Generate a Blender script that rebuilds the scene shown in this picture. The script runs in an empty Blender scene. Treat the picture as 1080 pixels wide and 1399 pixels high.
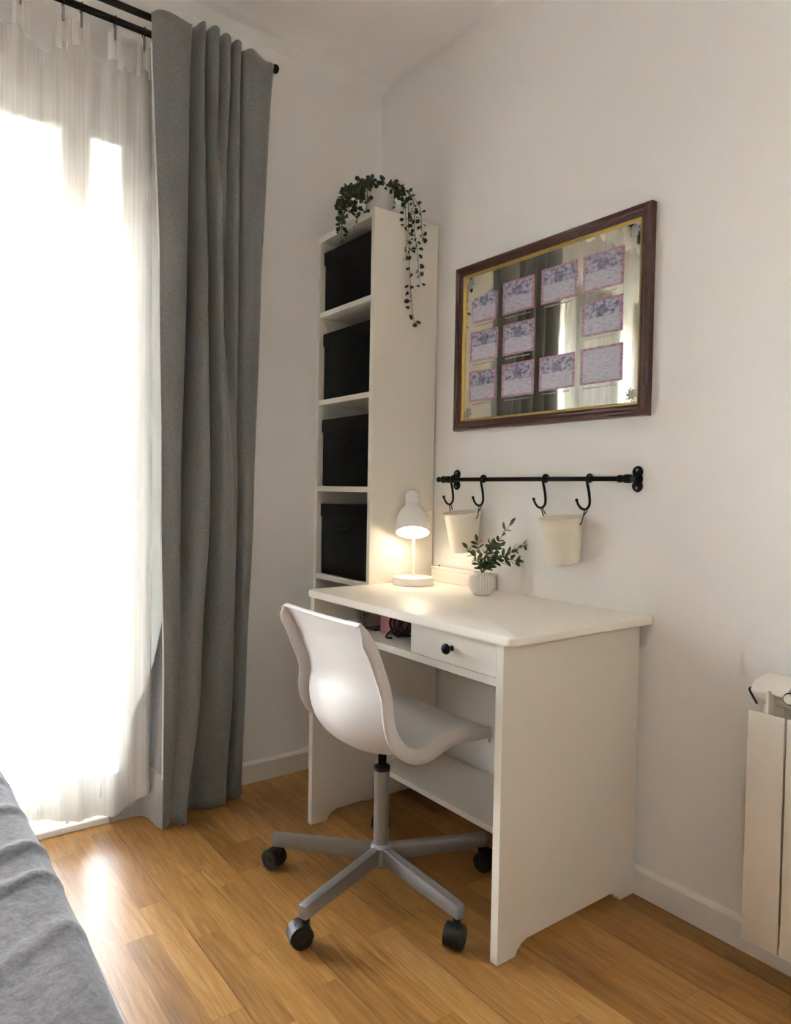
import bpy, bmesh, math, random
from mathutils import Vector, Matrix
random.seed(7)
S = bpy.context.scene
COL = S.collection
pi = math.pi

# ---------------------------------------------------------------- camera
cam_d = bpy.data.cameras.new('camera'); cam = bpy.data.objects.new('camera', cam_d); COL.objects.link(cam)
yaw, pit, rol, FPX = math.radians(53.105), math.radians(-1.642), math.radians(0.997), 971.85
fw = Vector((-math.sin(yaw)*math.cos(pit), math.cos(yaw)*math.cos(pit), math.sin(pit)))
rt = Vector((math.cos(yaw), math.sin(yaw), 0)); up = rt.cross(fw)
r2 = rt*math.cos(rol)+up*math.sin(rol); u2 = -rt*math.sin(rol)+up*math.cos(rol)
M = Matrix((r2, u2, -fw)).transposed().to_4x4(); M.translation = Vector((2.3631, -1.6701, 1.0676))
cam.matrix_world = M
cam_d.sensor_fit = 'HORIZONTAL'; cam_d.sensor_width = 36; cam_d.lens = FPX/1080*36
cam_d.clip_start = 0.02
S.camera = cam

# ---------------------------------------------------------------- view, world, sun, portal
S.view_settings.view_transform = 'Standard'
S.view_settings.look = 'None'
S.view_settings.gamma = 1
S.view_settings.use_curve_mapping = False
S.view_settings.exposure = 2.1
W = bpy.data.worlds.new('world'); S.world = W; W.use_nodes = True
bg = W.node_tree.nodes['Background']; bg.inputs[0].default_value = (0.84, 0.94, 1.08, 1); bg.inputs[1].default_value = 16.0
sd = bpy.data.lights.new('sun', 'SUN'); sd.energy = 6; sd.angle = math.radians(2); sd.color = (1, .95, .88)
sun = bpy.data.objects.new('sun', sd); COL.objects.link(sun)
sun.rotation_euler = Vector((-0.75, -0.15, -0.65)).to_track_quat('-Z', 'Y').to_euler()
sun.location = (6, 0, 8)
pd = bpy.data.lights.new('window_portal', 'AREA'); pd.shape = 'RECTANGLE'; pd.size = 2.3; pd.size_y = 1.7
pd.cycles.is_portal = True
po = bpy.data.objects.new('window_portal', pd); COL.objects.link(po)
po.location = (-0.26, -1.75, 1.15); po.rotation_euler = Vector((1, 0, 0)).to_track_quat('-Z', 'Y').to_euler()
S.cycles.max_bounces = 14; S.cycles.diffuse_bounces = 8; S.cycles.transparent_max_bounces = 24
S.cycles.sample_clamp_indirect = 8

# ---------------------------------------------------------------- materials
def lin(c):
    return tuple(((v/255)/12.92 if v/255 <= .04045 else ((v/255+.055)/1.055)**2.4) for v in c)+(1,)
def mat(name, col, rough=.5, metal=0, bump=None, spec=.5, var=None, coat=0):
    m = bpy.data.materials.new(name); m.use_nodes = True; n = m.node_tree.nodes; l = m.node_tree.links
    b = n['Principled BSDF']; b.inputs['Base Color'].default_value = lin(col)
    b.inputs['Roughness'].default_value = rough; b.inputs['Metallic'].default_value = metal
    b.inputs['Specular IOR Level'].default_value = spec
    b.inputs['Coat Weight'].default_value = coat
    tc = n.new('ShaderNodeTexCoord')
    if bump:
        t = n.new('ShaderNodeTexNoise'); t.inputs['Scale'].default_value = bump[0]; t.inputs['Detail'].default_value = 4
        l.new(tc.outputs['Object'], t.inputs['Vector'])
        bm = n.new('ShaderNodeBump'); bm.inputs['Strength'].default_value = bump[1]; bm.inputs['Distance'].default_value = bump[2]
        l.new(t.outputs[0], bm.inputs['Height']); l.new(bm.outputs[0], b.inputs['Normal'])
    if var:
        t = n.new('ShaderNodeTexNoise'); t.inputs['Scale'].default_value = var[0]; t.inputs['Detail'].default_value = 3
        l.new(tc.outputs['Object'], t.inputs['Vector'])
        r = n.new('ShaderNodeValToRGB'); r.color_ramp.elements[0].position = .3; r.color_ramp.elements[1].position = .7
        r.color_ramp.elements[0].color = lin(var[1]); r.color_ramp.elements[1].color = lin(col)
        l.new(t.outputs[0], r.inputs[0]); l.new(r.outputs[0], b.inputs['Base Color'])
    return m
def math_(n, l, op, a, b=None):
    x = n.new('ShaderNodeMath'); x.operation = op
    for i, v in enumerate((a, b)):
        if v is None: continue
        if isinstance(v, (int, float)): x.inputs[i].default_value = v
        else: l.new(v, x.inputs[i])
    return x.outputs[0]

M_wall = mat('wall paint', (235, 234, 232), .9, bump=(9, .04, .004), spec=.2, var=(1.6, (231, 230, 228)))
M_wall2 = mat('darkened unseen wall', (206, 202, 196), .9)  # walls out of view, toned darker to cut the light they bounce
M_ceil = mat('ceiling paint', (243, 241, 238), .95, bump=(30, .06, .002), spec=.1)
M_trim = mat('skirting white', (226, 223, 217), .45, bump=(60, .03, .001))
M_lam = mat('white laminate', (222, 217, 207), .32, bump=(40, .02, .001), spec=.45)
M_top = mat('lightened desk top', (240, 235, 226), .42, bump=(40, .02, .001), spec=.4)  # desk laminate again, made lighter to stand in for light from above
M_edge = mat('white laminate edge', (228, 224, 214), .3)
M_pvc = mat('white window frame', (236, 236, 234), .35)
M_black = mat('black iron', (24, 24, 26), .38, .6, bump=(120, .08, .001))
M_blackp = mat('black plastic', (20, 20, 22), .42, bump=(200, .05, .0005))
M_rod = mat('black steel rod', (26, 25, 25), .35, .5)
M_grey = mat('silver grey paint', (150, 150, 152), .36, .55)
M_gas = mat('gas spring', (30, 30, 32), .25, .8)
M_shell = mat('glossy white plastic', (206, 202, 201), .34, spec=.14)
M_box = mat('black fabric box', (15, 15, 18), .85, bump=(300, .2, .001), spec=.2)
M_gold = mat('gilded slip', (196, 168, 98), .3, .9)
M_cer = mat('white ceramic', (228, 224, 218), .35)
M_pot = mat('white pot', (215, 211, 203), .5)
M_buck = mat('off white enamel', (226, 218, 202), .4)
M_lamp = mat('lamp white enamel', (232, 229, 224), .32)
M_leaf = mat('dark ivy leaf', (52, 66, 44), .55, var=(25, (30, 42, 30)))
M_leaf2 = mat('eucalyptus leaf', (96, 112, 66), .5, var=(30, (58, 76, 46)))
M_stem = mat('stem', (84, 92, 58), .6)
M_soil = mat('soil', (40, 32, 26), .9, bump=(80, .6, .004))
M_rad = mat('radiator cream enamel', (222, 214, 202), .35)
M_dark = mat('dark grey part', (40, 38, 34), .8)  # plain dark grey for screws, mirror backing, bleed valve and cap ring
M_red = mat('pink card', (190, 120, 120), .6, var=(14, (150, 96, 98)))
M_cord = mat('black cable', (18, 20, 19), .4)
M_fac = mat('peach render', (222, 196, 168), .9, var=(.8, (214, 186, 158)))
M_fac2 = mat('white render', (230, 228, 222), .9)
M_terr = mat('terrace tile', (190, 184, 174), .8)
M_pane = mat('facade window', (120, 130, 140), .2)
M_shut = mat('roller shutter', (214, 214, 210), .5)

def fabric(name, c1, c2, sc=620, bumpst=.35, rough=.95):
    m = bpy.data.materials.new(name); m.use_nodes = True; n = m.node_tree.nodes; l = m.node_tree.links
    b = n['Principled BSDF']; b.inputs['Roughness'].default_value = rough; b.inputs['Specular IOR Level'].default_value = .15
    b.inputs['Sheen Weight'].default_value = .25
    tc = n.new('ShaderNodeTexCoord')
    t = n.new('ShaderNodeTexNoise'); t.inputs['Scale'].default_value = sc; t.inputs['Detail'].default_value = 3
    mp = n.new('ShaderNodeMapping'); mp.inputs['Scale'].default_value = (1, 1, .35)
    l.new(tc.outputs['Object'], mp.inputs['Vector']); l.new(mp.outputs[0], t.inputs['Vector'])
    t2 = n.new('ShaderNodeTexNoise'); t2.inputs['Scale'].default_value = sc; mp2 = n.new('ShaderNodeMapping'); mp2.inputs['Scale'].default_value = (.3, .3, 1.3)
    l.new(tc.outputs['Object'], mp2.inputs['Vector']); l.new(mp2.outputs[0], t2.inputs['Vector'])
    s = math_(n, l, 'ADD', t.outputs[0], t2.outputs[0]); s = math_(n, l, 'MULTIPLY', s, .5)
    r = n.new('ShaderNodeValToRGB'); r.color_ramp.elements[0].position = .38; r.color_ramp.elements[1].position = .62
    r.color_ramp.elements[0].color = lin(c2); r.color_ramp.elements[1].color = lin(c1)
    l.new(s, r.inputs[0]); l.new(r.outputs[0], b.inputs['Base Color'])
    bp = n.new('ShaderNodeBump'); bp.inputs['Strength'].default_value = bumpst; bp.inputs['Distance'].default_value = .001
    l.new(s, bp.inputs['Height']); l.new(bp.outputs[0], b.inputs['Normal'])
    return m
M_curt = fabric('grey linen', (140, 141, 141), (106, 107, 108))
M_line = fabric('pale curtain lining', (168, 166, 164), (144, 142, 141))
M_pipe = mat('white curtain edge', (232, 232, 232), .8)

def fleece():
    m = fabric('charcoal fleece', (92, 85, 83), (72, 66, 65), 210, .5)
    n = m.node_tree.nodes; l = m.node_tree.links; b = n['Principled BSDF']
    tc = n.new('ShaderNodeTexCoord'); t = n.new('ShaderNodeTexNoise'); t.inputs['Scale'].default_value = 75; t.inputs['Detail'].default_value = 3
    l.new(tc.outputs['Object'], t.inputs['Vector'])
    bp = n.new('ShaderNodeBump'); bp.inputs['Strength'].default_value = .6; bp.inputs['Distance'].default_value = .003
    l.new(t.outputs[0], bp.inputs['Height']); l.new(bp.outputs[0], b.inputs['Normal'])
    return m
M_fleece = fleece()

def sheer_mat(name, trans, col=(230, 228, 224)):
    m = bpy.data.materials.new(name); m.use_nodes = True; n = m.node_tree.nodes; l = m.node_tree.links
    n.remove(n['Principled BSDF']); out = n['Material Output']
    uv = n.new('ShaderNodeUVMap')
    mp = n.new('ShaderNodeMapping'); mp.inputs['Scale'].default_value = (170, 1.6, 1); l.new(uv.outputs[0], mp.inputs[0])
    t = n.new('ShaderNodeTexNoise'); t.inputs['Scale'].default_value = 1; t.inputs['Detail'].default_value = 3; l.new(mp.outputs[0], t.inputs['Vector'])
    r = n.new('ShaderNodeValToRGB'); r.color_ramp.elements[0].position = .35; r.color_ramp.elements[1].position = .6
    r.color_ramp.elements[0].color = (trans-.04,)*3+(1,); r.color_ramp.elements[1].color = (trans+.03,)*3+(1,)
    l.new(t.outputs[0], r.inputs[0])
    tr = n.new('ShaderNodeBsdfTransparent')
    tl = n.new('ShaderNodeBsdfTranslucent'); tl.inputs[0].default_value = lin(col)
    df = n.new('ShaderNodeBsdfDiffuse'); df.inputs[0].default_value = lin(col)
    m1 = n.new('ShaderNodeMixShader'); m1.inputs[0].default_value = .965; l.new(tl.outputs[0], m1.inputs[1]); l.new(df.outputs[0], m1.inputs[2])
    m2 = n.new('ShaderNodeMixShader'); l.new(r.outputs[0], m2.inputs[0]); l.new(m1.outputs[0], m2.inputs[1]); l.new(tr.outputs[0], m2.inputs[2])
    l.new(m2.outputs[0], out.inputs[0])
    return m
M_sheer = sheer_mat('sheer voile', .56)
M_tab = sheer_mat('voile tab, doubled', .3)

def glass_mat(name, tint=(1, 1, 1), gloss=.08, rough=.0):
    m = bpy.data.materials.new(name); m.use_nodes = True; n = m.node_tree.nodes; l = m.node_tree.links
    n.remove(n['Principled BSDF']); tr = n.new('ShaderNodeBsdfTransparent'); tr.inputs[0].default_value = tint+(1,)
    g = n.new('ShaderNodeBsdfGlossy'); g.inputs['Roughness'].default_value = rough
    f = n.new('ShaderNodeFresnel'); f.inputs[0].default_value = 1.45
    mx = n.new('ShaderNodeMixShader'); l.new(f.outputs[0], mx.inputs[0]); l.new(tr.outputs[0], mx.inputs[1]); l.new(g.outputs[0], mx.inputs[2])
    l.new(mx.outputs[0], n['Material Output'].inputs[0]); return m
M_glass = glass_mat('window glass', (.95, .97, .97))
M_clear = glass_mat('clear plastic', (.86, .84, .84), rough=.08)

def wood():
    m = bpy.data.materials.new('oak parquet'); m.use_nodes = True; n = m.node_tree.nodes; l = m.node_tree.links
    b = n['Principled BSDF']; tc = n.new('ShaderNodeTexCoord'); sp = n.new('ShaderNodeSeparateXYZ'); l.new(tc.outputs['Object'], sp.inputs[0])
    X, Y = sp.outputs[0], sp.outputs[1]
    w = .069
    yr = math_(n, l, 'DIVIDE', math_(n, l, 'ADD', Y, .0085), w); row = math_(n, l, 'FLOOR', yr)
    wn = n.new('ShaderNodeTexWhiteNoise'); wn.noise_dimensions = '1D'; l.new(row, wn.inputs['W'])
    xo = math_(n, l, 'ADD', X, math_(n, l, 'MULTIPLY', wn.outputs[0], 7.0))
    ln = math_(n, l, 'ADD', math_(n, l, 'MULTIPLY', wn.outputs[0], .14), .36)
    xr = math_(n, l, 'DIVIDE', xo, ln); col = math_(n, l, 'FLOOR', xr)
    cb = n.new('ShaderNodeCombineXYZ'); l.new(row, cb.inputs[0]); l.new(col, cb.inputs[1])
    w2 = n.new('ShaderNodeTexWhiteNoise'); w2.noise_dimensions = '2D'; l.new(cb.outputs[0], w2.inputs['Vector'])
    # grain, shifted per block
    sh = n.new('ShaderNodeVectorMath'); sh.operation = 'SCALE'; l.new(w2.outputs['Color'], sh.inputs[0]); sh.inputs['Scale'].default_value = 13
    ad = n.new('ShaderNodeVectorMath'); ad.operation = 'ADD'; l.new(tc.outputs['Object'], ad.inputs[0]); l.new(sh.outputs[0], ad.inputs[1])
    mp = n.new('ShaderNodeMapping'); mp.inputs['Scale'].default_value = (4, 70, 1); l.new(ad.outputs[0], mp.inputs[0])
    g = n.new('ShaderNodeTexNoise'); g.inputs['Scale'].default_value = 1.3; g.inputs['Detail'].default_value = 5; g.inputs['Distortion'].default_value = 1.4; l.new(mp.outputs[0], g.inputs['Vector'])
    mp3 = n.new('ShaderNodeMapping'); mp3.inputs['Scale'].default_value = (1.3, 9, 1); l.new(ad.outputs[0], mp3.inputs[0])
    wv = n.new('ShaderNodeTexNoise'); wv.inputs['Scale'].default_value = 1.0; wv.inputs['Detail'].default_value = 1; l.new(mp3.outputs[0], wv.inputs['Vector'])
    rings = math_(n, l, 'SINE', math_(n, l, 'MULTIPLY', wv.outputs[0], 75.0))
    v = math_(n, l, 'ADD', math_(n, l, 'ADD', math_(n, l, 'MULTIPLY', g.outputs[0], .66), .025), math_(n, l, 'MULTIPLY', w2.outputs[0], .27))
    v = math_(n, l, 'ADD', v, math_(n, l, 'MULTIPLY', rings, .035))
    r = n.new('ShaderNodeValToRGB'); e = r.color_ramp.elements
    e[0].position = .2; e[0].color = lin((120, 82, 42)); e[1].position = .8; e[1].color = lin((198, 152, 92))
    k = r.color_ramp.elements.new(.5); k.color = lin((165, 118, 60))
    l.new(v, r.inputs[0])
    fy = math_(n, l, 'FRACT', yr); fx = math_(n, l, 'FRACT', xr)
    e1 = math_(n, l, 'LESS_THAN', fy, .018); e2 = math_(n, l, 'LESS_THAN', fx, .004)
    row3 = math_(n, l, 'LESS_THAN', math_(n, l, 'FRACT', math_(n, l, 'DIVIDE', yr, 3.0)), .011)
    ed = math_(n, l, 'MAXIMUM', math_(n, l, 'MULTIPLY', math_(n, l, 'MAXIMUM', e1, e2), .3), math_(n, l, 'MULTIPLY', row3, .6))
    mx = n.new('ShaderNodeMix'); mx.data_type = 'RGBA'; l.new(ed, mx.inputs[0]); l.new(r.outputs[0], mx.inputs[6]); mx.inputs[7].default_value = lin((70, 42, 18))
    l.new(mx.outputs[2], b.inputs['Base Color'])
    b.inputs['Roughness'].default_value = .3; b.inputs['Specular IOR Level'].default_value = .5
    rr = math_(n, l, 'ADD', math_(n, l, 'MULTIPLY', g.outputs[0], .14), .27); l.new(rr, b.inputs['Roughness'])
    bp = n.new('ShaderNodeBump'); bp.inputs['Strength'].default_value = .12; bp.inputs['Distance'].default_value = .001
    l.new(math_(n, l, 'SUBTRACT', g.outputs[0], ed), bp.inputs['Height']); l.new(bp.outputs[0], b.inputs['Normal'])
    return m
M_wood = wood()

def mahog():
    m = mat('mahogany frame', (74, 34, 30), .28, coat=.3); n = m.node_tree.nodes; l = m.node_tree.links; b = n['Principled BSDF']
    tc = n.new('ShaderNodeTexCoord'); mp = n.new('ShaderNodeMapping'); mp.inputs['Scale'].default_value = (20, 20, 20); l.new(tc.outputs['Object'], mp.inputs[0])
    t = n.new('ShaderNodeTexNoise'); t.inputs['Scale'].default_value = 2; t.inputs['Detail'].default_value = 6; t.inputs['Distortion'].default_value = 2; l.new(mp.outputs[0], t.inputs['Vector'])
    r = n.new('ShaderNodeValToRGB'); r.color_ramp.elements[0].position = .3; r.color_ramp.elements[0].color = lin((52, 24, 22)); r.color_ramp.elements[1].position = .7; r.color_ramp.elements[1].color = lin((84, 40, 35))
    l.new(t.outputs[0], r.inputs[0]); l.new(r.outputs[0], b.inputs['Base Color']); return m
M_frame = mahog()

def mirror_mat():
    m = bpy.data.materials.new('mirror glass'); m.use_nodes = True; b = m.node_tree.nodes['Principled BSDF']
    b.inputs['Base Color'].default_value = lin((234, 234, 224)); b.inputs['Metallic'].default_value = 1; b.inputs['Roughness'].default_value = .03
    return m
M_mirror = mirror_mat()

def card_mat(seed, allpink=False):
    m = bpy.data.materials.new('printed card'); m.use_nodes = True; n = m.node_tree.nodes; l = m.node_tree.links; b = n['Principled BSDF']
    b.inputs['Roughness'].default_value = .35
    uv = n.new('ShaderNodeUVMap'); sp = n.new('ShaderNodeSeparateXYZ'); l.new(uv.outputs[0], sp.inputs[0]); U, V = sp.outputs[0], sp.outputs[1]
    mp = n.new('ShaderNodeMapping'); mp.inputs['Location'].default_value = (seed*3.1, seed*1.7, 0); l.new(uv.outputs[0], mp.inputs[0])
    def noise(sc, det=3, sx=1, sy=1):
        q = n.new('ShaderNodeMapping'); q.inputs['Scale'].default_value = (sx, sy, 1); l.new(mp.outputs[0], q.inputs[0])
        t = n.new('ShaderNodeTexNoise'); t.inputs['Scale'].default_value = sc; t.inputs['Detail'].default_value = det; l.new(q.outputs[0], t.inputs['Vector']); return t.outputs[0]
    def ramp(f, a, bb, p0=.4, p1=.6):
        r = n.new('ShaderNodeValToRGB'); r.color_ramp.elements[0].position = p0; r.color_ramp.elements[1].position = p1
        r.color_ramp.elements[0].color = lin(a); r.color_ramp.elements[1].color = lin(bb); l.new(f, r.inputs[0]); return r.outputs[0]
    def mix(f, a, bb):
        x = n.new('ShaderNodeMix'); x.data_type = 'RGBA'
        l.new(f, x.inputs[0])
        for i, v in ((6, a), (7, bb)):
            if isinstance(v, tuple): x.inputs[i].default_value = lin(v)
            else: l.new(v, x.inputs[i])
        return x.outputs[2]
    upper = ramp(noise(9, 4), (96, 96, 128), (176, 174, 192), .36, .58)
    lower = ramp(noise(6, 4, 1, 9), (152, 148, 166), (188, 186, 200), .38, .5)
    sepv = math_(n, l, 'ADD', V, math_(n, l, 'MULTIPLY', math_(n, l, 'SUBTRACT', noise(3), .5), .1))
    body = mix(math_(n, l, 'GREATER_THAN', sepv, .5 if not allpink else .93), lower, upper)
    dx = math_(n, l, 'ABSOLUTE', math_(n, l, 'SUBTRACT', U, .5)); dy = math_(n, l, 'ABSOLUTE', math_(n, l, 'SUBTRACT', V, .5))
    bord = math_(n, l, 'MAXIMUM', math_(n, l, 'GREATER_THAN', dx, .43), math_(n, l, 'GREATER_THAN', dy, .44))
    pink = ramp(noise(14), (156, 92, 110), (184, 148, 164))
    # dark figure in the middle of the upper half
    e = math_(n, l, 'ADD', math_(n, l, 'POWER', math_(n, l, 'MULTIPLY', dx, 5.5), 2.0), math_(n, l, 'POWER', math_(n, l, 'MULTIPLY', math_(n, l, 'SUBTRACT', V, .68), 5.0), 2.0))
    e = math_(n, l, 'ADD', e, math_(n, l, 'MULTIPLY', noise(12), 1.2))
    if not allpink: body = mix(math_(n, l, 'MULTIPLY', math_(n, l, 'LESS_THAN', e, 1.2), .55), body, (88, 84, 124))
    c = mix(math_(n, l, 'MULTIPLY', bord, .8), body, pink)
    l.new(c, b.inputs['Base Color']); return m

def emis(name, col, st):
    m = bpy.data.materials.new(name); m.use_nodes = True; b = m.node_tree.nodes['Principled BSDF']
    b.inputs['Base Color'].default_value = (1, 1, 1, 1); b.inputs['Emission Color'].default_value = col+(1,); b.inputs['Emission Strength'].default_value = st; return m

# ---------------------------------------------------------------- mesh helpers (all take world coordinates)
def bx(bm, x0, x1, y0, y1, z0, z1, bev=0, seg=2):
    r = bmesh.ops.create_cube(bm, size=1, matrix=Matrix.Translation(((x0+x1)/2, (y0+y1)/2, (z0+z1)/2)) @ Matrix.Diagonal((x1-x0, y1-y0, z1-z0, 1)))
    if bev:
        es = list({e for v in r['verts'] for e in v.link_edges})
        bmesh.ops.bevel(bm, geom=es, offset=bev, segments=seg, affect='EDGES', profile=.5)
def obx(bm, mat4, dims, bev=0, seg=2):
    r = bmesh.ops.create_cube(bm, size=1, matrix=mat4 @ Matrix.Diagonal(tuple(dims)+(1,)))
    if bev:
        es = list({e for v in r['verts'] for e in v.link_edges})
        bmesh.ops.bevel(bm, geom=es, offset=bev, segments=seg, affect='EDGES', profile=.5)
def frame_of(d):
    d = Vector(d).normalized(); a = Vector((0, 0, 1)) if abs(d.z) < .95 else Vector((1, 0, 0))
    x = a.cross(d).normalized(); y = d.cross(x); return x, y, d
def lathe(bm, prof, c, axis=(0, 0, 1), seg=40, close=False, flute=None):
    x, y, d = frame_of(axis); c = Vector(c); rings = []
    for r, h in prof:
        if r < 1e-6: rings.append([bm.verts.new(c+d*h)]); continue
        ring = []
        for i in range(seg):
            a = 2*pi*i/seg; rr = r
            if flute: rr = r*(1-flute[1]*abs(math.sin(a*flute[0]/2))**.5*0+flute[1]*(abs(math.cos(a*flute[0]/2))-.6)*flute[2](h))
            ring.append(bm.verts.new(c+d*h+x*rr*math.cos(a)+y*rr*math.sin(a)))
        rings.append(ring)
    if close: rings.append(rings[0])
    for A, B in zip(rings, rings[1:]):
        if len(A) == 1 and len(B) == 1: continue
        for i in range(seg):
            j = (i+1) % seg
            if len(A) == 1: bm.faces.new((A[0], B[j], B[i]))
            elif len(B) == 1: bm.faces.new((A[i], A[j], B[0]))
            else: bm.faces.new((A[i], A[j], B[j], B[i]))
def cyl(bm, p0, p1, r0, r1=None, seg=24):
    r1 = r0 if r1 is None else r1; p0 = Vector(p0); L = (Vector(p1)-p0).length
    lathe(bm, [(0, 0), (r0, 0), (r1, L), (0, L)], p0, Vector(p1)-p0, seg)
def smoothpts(pts, n=6):
    P = [Vector(p) for p in pts]; P = [2*P[0]-P[1]]+P+[2*P[-1]-P[-2]]; out = []
    for i in range(1, len(P)-2):
        for k in range(n):
            t = k/n; a, b, c, d = P[i-1:i+3]
            out.append(.5*((2*b)+(c-a)*t+(2*a-5*b+4*c-d)*t*t+(3*b-a-3*c+d)*t**3))
    out.append(P[-2]); return out
def tube(bm, pts, r, seg=8, taper=None):
    pts = [Vector(p) for p in pts]; rings = []; x = None
    for i, p in enumerate(pts):
        d = (pts[min(i+1, len(pts)-1)]-pts[max(i-1, 0)]).normalized()
        if x is None: x = frame_of(d)[0]
        x = (x-d*x.dot(d)).normalized(); y = d.cross(x)
        rr = r if taper is None else r*(1+(taper-1)*i/(len(pts)-1))
        rings.append([bm.verts.new(p+x*rr*math.cos(2*pi*k/seg)+y*rr*math.sin(2*pi*k/seg)) for k in range(seg)])
    for A, B in zip(rings, rings[1:]):
        for k in range(seg): bm.faces.new((A[k], A[(k+1) % seg], B[(k+1) % seg], B[k]))
    bm.faces.new(rings[0][::-1]); bm.faces.new(rings[-1])
def torus(bm, c, axis, R, r, seg=24, s2=8):
    x, y, d = frame_of(axis); c = Vector(c)
    g = [[bm.verts.new(c+(x*math.cos(a)+y*math.sin(a))*(R+r*math.cos(b))+d*r*math.sin(b)) for b in [2*pi*k/s2 for k in range(s2)]] for a in [2*pi*k/seg for k in range(seg)]]
    for i in range(seg):
        for k in range(s2): bm.faces.new((g[i][k], g[(i+1) % seg][k], g[(i+1) % seg][(k+1) % s2], g[i][(k+1) % s2]))
def prism(bm, poly, d):
    """polygon (list of 3D points) extruded along vector d"""
    a = [bm.verts.new(Vector(p)) for p in poly]; b = [bm.verts.new(Vector(p)+Vector(d)) for p in poly]
    bm.faces.new(a); bm.faces.new(b[::-1]); n = len(a)
    for i in range(n): bm.faces.new((a[i], b[i], b[(i+1) % n], a[(i+1) % n]))
def grid(bm, rows, uv=None):
    V = [[bm.verts.new(p) for p in r] for r in rows]
    L = bm.loops.layers.uv.verify()
    for i in range(len(V)-1):
        for j in range(len(V[0])-1):
            f = bm.faces.new((V[i][j], V[i][j+1], V[i+1][j+1], V[i+1][j]))
            if uv:
                for lp, (a, b) in zip(f.loops, ((i, j), (i, j+1), (i+1, j+1), (i+1, j))): lp[L].uv = uv(a, b)
    return V

def obj(name, bm, m, parent=None, smooth=False, ang=35):
    bmesh.ops.recalc_face_normals(bm, faces=bm.faces[:])
    o_ = Vector((0, 0, 0))
    p = parent
    while p is not None: o_ = o_ + p.location; p = p.parent
    me = bpy.data.meshes.new(name); 
    if o_.length: bmesh.ops.translate(bm, verts=bm.verts[:], vec=-o_)
    bm.to_mesh(me); bm.free(); me.materials.append(m)
    if smooth:
        for f in me.polygons: f.use_smooth = True
        try: me.set_sharp_from_angle(angle=math.radians(ang))
        except Exception: pass
    o = bpy.data.objects.new(name, me); COL.objects.link(o); o.parent = parent
    return o
def thing(name, label, cat, loc, group=None):
    o = bpy.data.objects.new(name, None); COL.objects.link(o); o.location = loc; o.empty_display_size = .1
    o['label'] = label; o['category'] = cat
    if group: o['group'] = group
    return o
def tag(o, label, cat, group=None):
    o['label'] = label; o['category'] = cat
    if group: o['group'] = group
    return o
def struct(name, bm, m, parent=None, smooth=False):
    o = obj(name, bm, m, parent, smooth)
    if parent is None: o['kind'] = 'structure'
    return o
NB = bmesh.new

# ================================================================ ROOM SHELL
RX, RY, H = 3.3, -3.5, 2.664
OY0, OY1, OZ = -2.62, -0.86, 2.30       # window opening in wall_left
b = NB(); bx(b, -.25, RX+.15, RY-.15, .2, -.12, 0); struct('floor', b, M_wood)
b = NB(); bx(b, -.25, RX+.15, RY-.15, .2, H, H+.15); struct('ceiling', b, M_ceil)
b = NB(); bx(b, -.25, RX+.15, 0, .2, 0, H); struct('wall_right', b, M_wall)
b = NB()
bx(b, -.25, 0, OY1, 0, 0, H); bx(b, -.25, 0, RY, OY0, 0, H); bx(b, -.25, 0, OY0, OY1, OZ, H)
struct('wall_left', b, M_wall)
b = NB(); bx(b, RX, RX+.15, RY, 0, 0, H); struct('wall_near', b, M_wall2)
b = NB(); bx(b, -.25, RX+.15, RY-.15, RY, 0, H); struct('wall_back', b, M_wall2)
def skirt(b, x0, x1, y0, y1, ax):
    bx(b, x0, x1, y0, y1, 0, .074, .003)
b = NB(); prism(b, [(0, 0, 0), (0, -.0155, 0), (0, -.0155, .066), (0, -.011, .072), (0, -.006, .0755), (0, 0, .0755)], (RX, 0, 0)); struct('baseboard_right', b, M_trim)
b = NB(); prism(b, [(0, OY1, 0), (.0155, OY1, 0), (.0155, OY1, .066), (.011, OY1, .072), (.006, OY1, .0755), (0, OY1, .0755)], (0, -OY1-.0155, 0)); struct('baseboard_left', b, M_trim)
b = NB(); prism(b, [(0, RY, 0), (.0155, RY, 0), (.0155, RY, .066), (.011, RY, .072), (.006, RY, .0755), (0, RY, .0755)], (0, OY0-RY, 0)); struct('baseboard_corner', b, M_trim)
# shallow plaster band where wall meets ceiling over the window
b = NB(); prism(b, [(0, RY, H), (.0, RY, H-.02), (.05, RY, H-.006), (.085, RY, H)], (0, -RY, 0)); struct('trim_1', b, M_ceil)
b = NB(); bx(b, -.25, .046, OY0, OY1-.02, 0, .022, .004); struct('trim_2', b, M_trim)   # door threshold

# glazed balcony door
w = bpy.data.objects.new('window_1', None); COL.objects.link(w); w['kind'] = 'structure'
w.location = (-.05, (OY0+OY1)/2, 0)
b = NB()
for y0, y1 in ((OY1-.07, OY1), (OY0, OY0+.07)): bx(b, -.09, -.005, y0, y1, .022, OZ, .004)
bx(b, -.089, -.006, OY0+.069, OY1-.069, OZ-.07, OZ, .003); bx(b, -.089, -.006, OY0+.069, OY1-.069, .0225, .05, .003)
obj('window_frame', b, M_pvc, w)
for (ya, yb, x0) in ((-1.74, -.93, -.05), (-2.55, -1.69, -.085)):
    b = NB()
    sash = [(ya, ya+.06), (yb-.07, yb)]
    for y0, y1 in sash: bx(b, x0, x0+.035, y0, y1, .05, OZ-.07, .004)
    bx(b, x0+.001, x0+.034, ya+.059, yb-.069, .051, .135, .003); bx(b, x0+.001, x0+.034, ya+.059, yb-.069, OZ-.14, OZ-.071, .003)
    if x0 == -.05: bx(b, x0+.002, x0+.033, -1.178, -1.098, .13, OZ-.13, .004)
    s = obj('sash', b, M_pvc, w)
    b = NB(); bx(b, x0+.012, x0+.018, ya+.03, yb-.03, .1, OZ-.1); obj('pane', b, M_glass, s)
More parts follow.
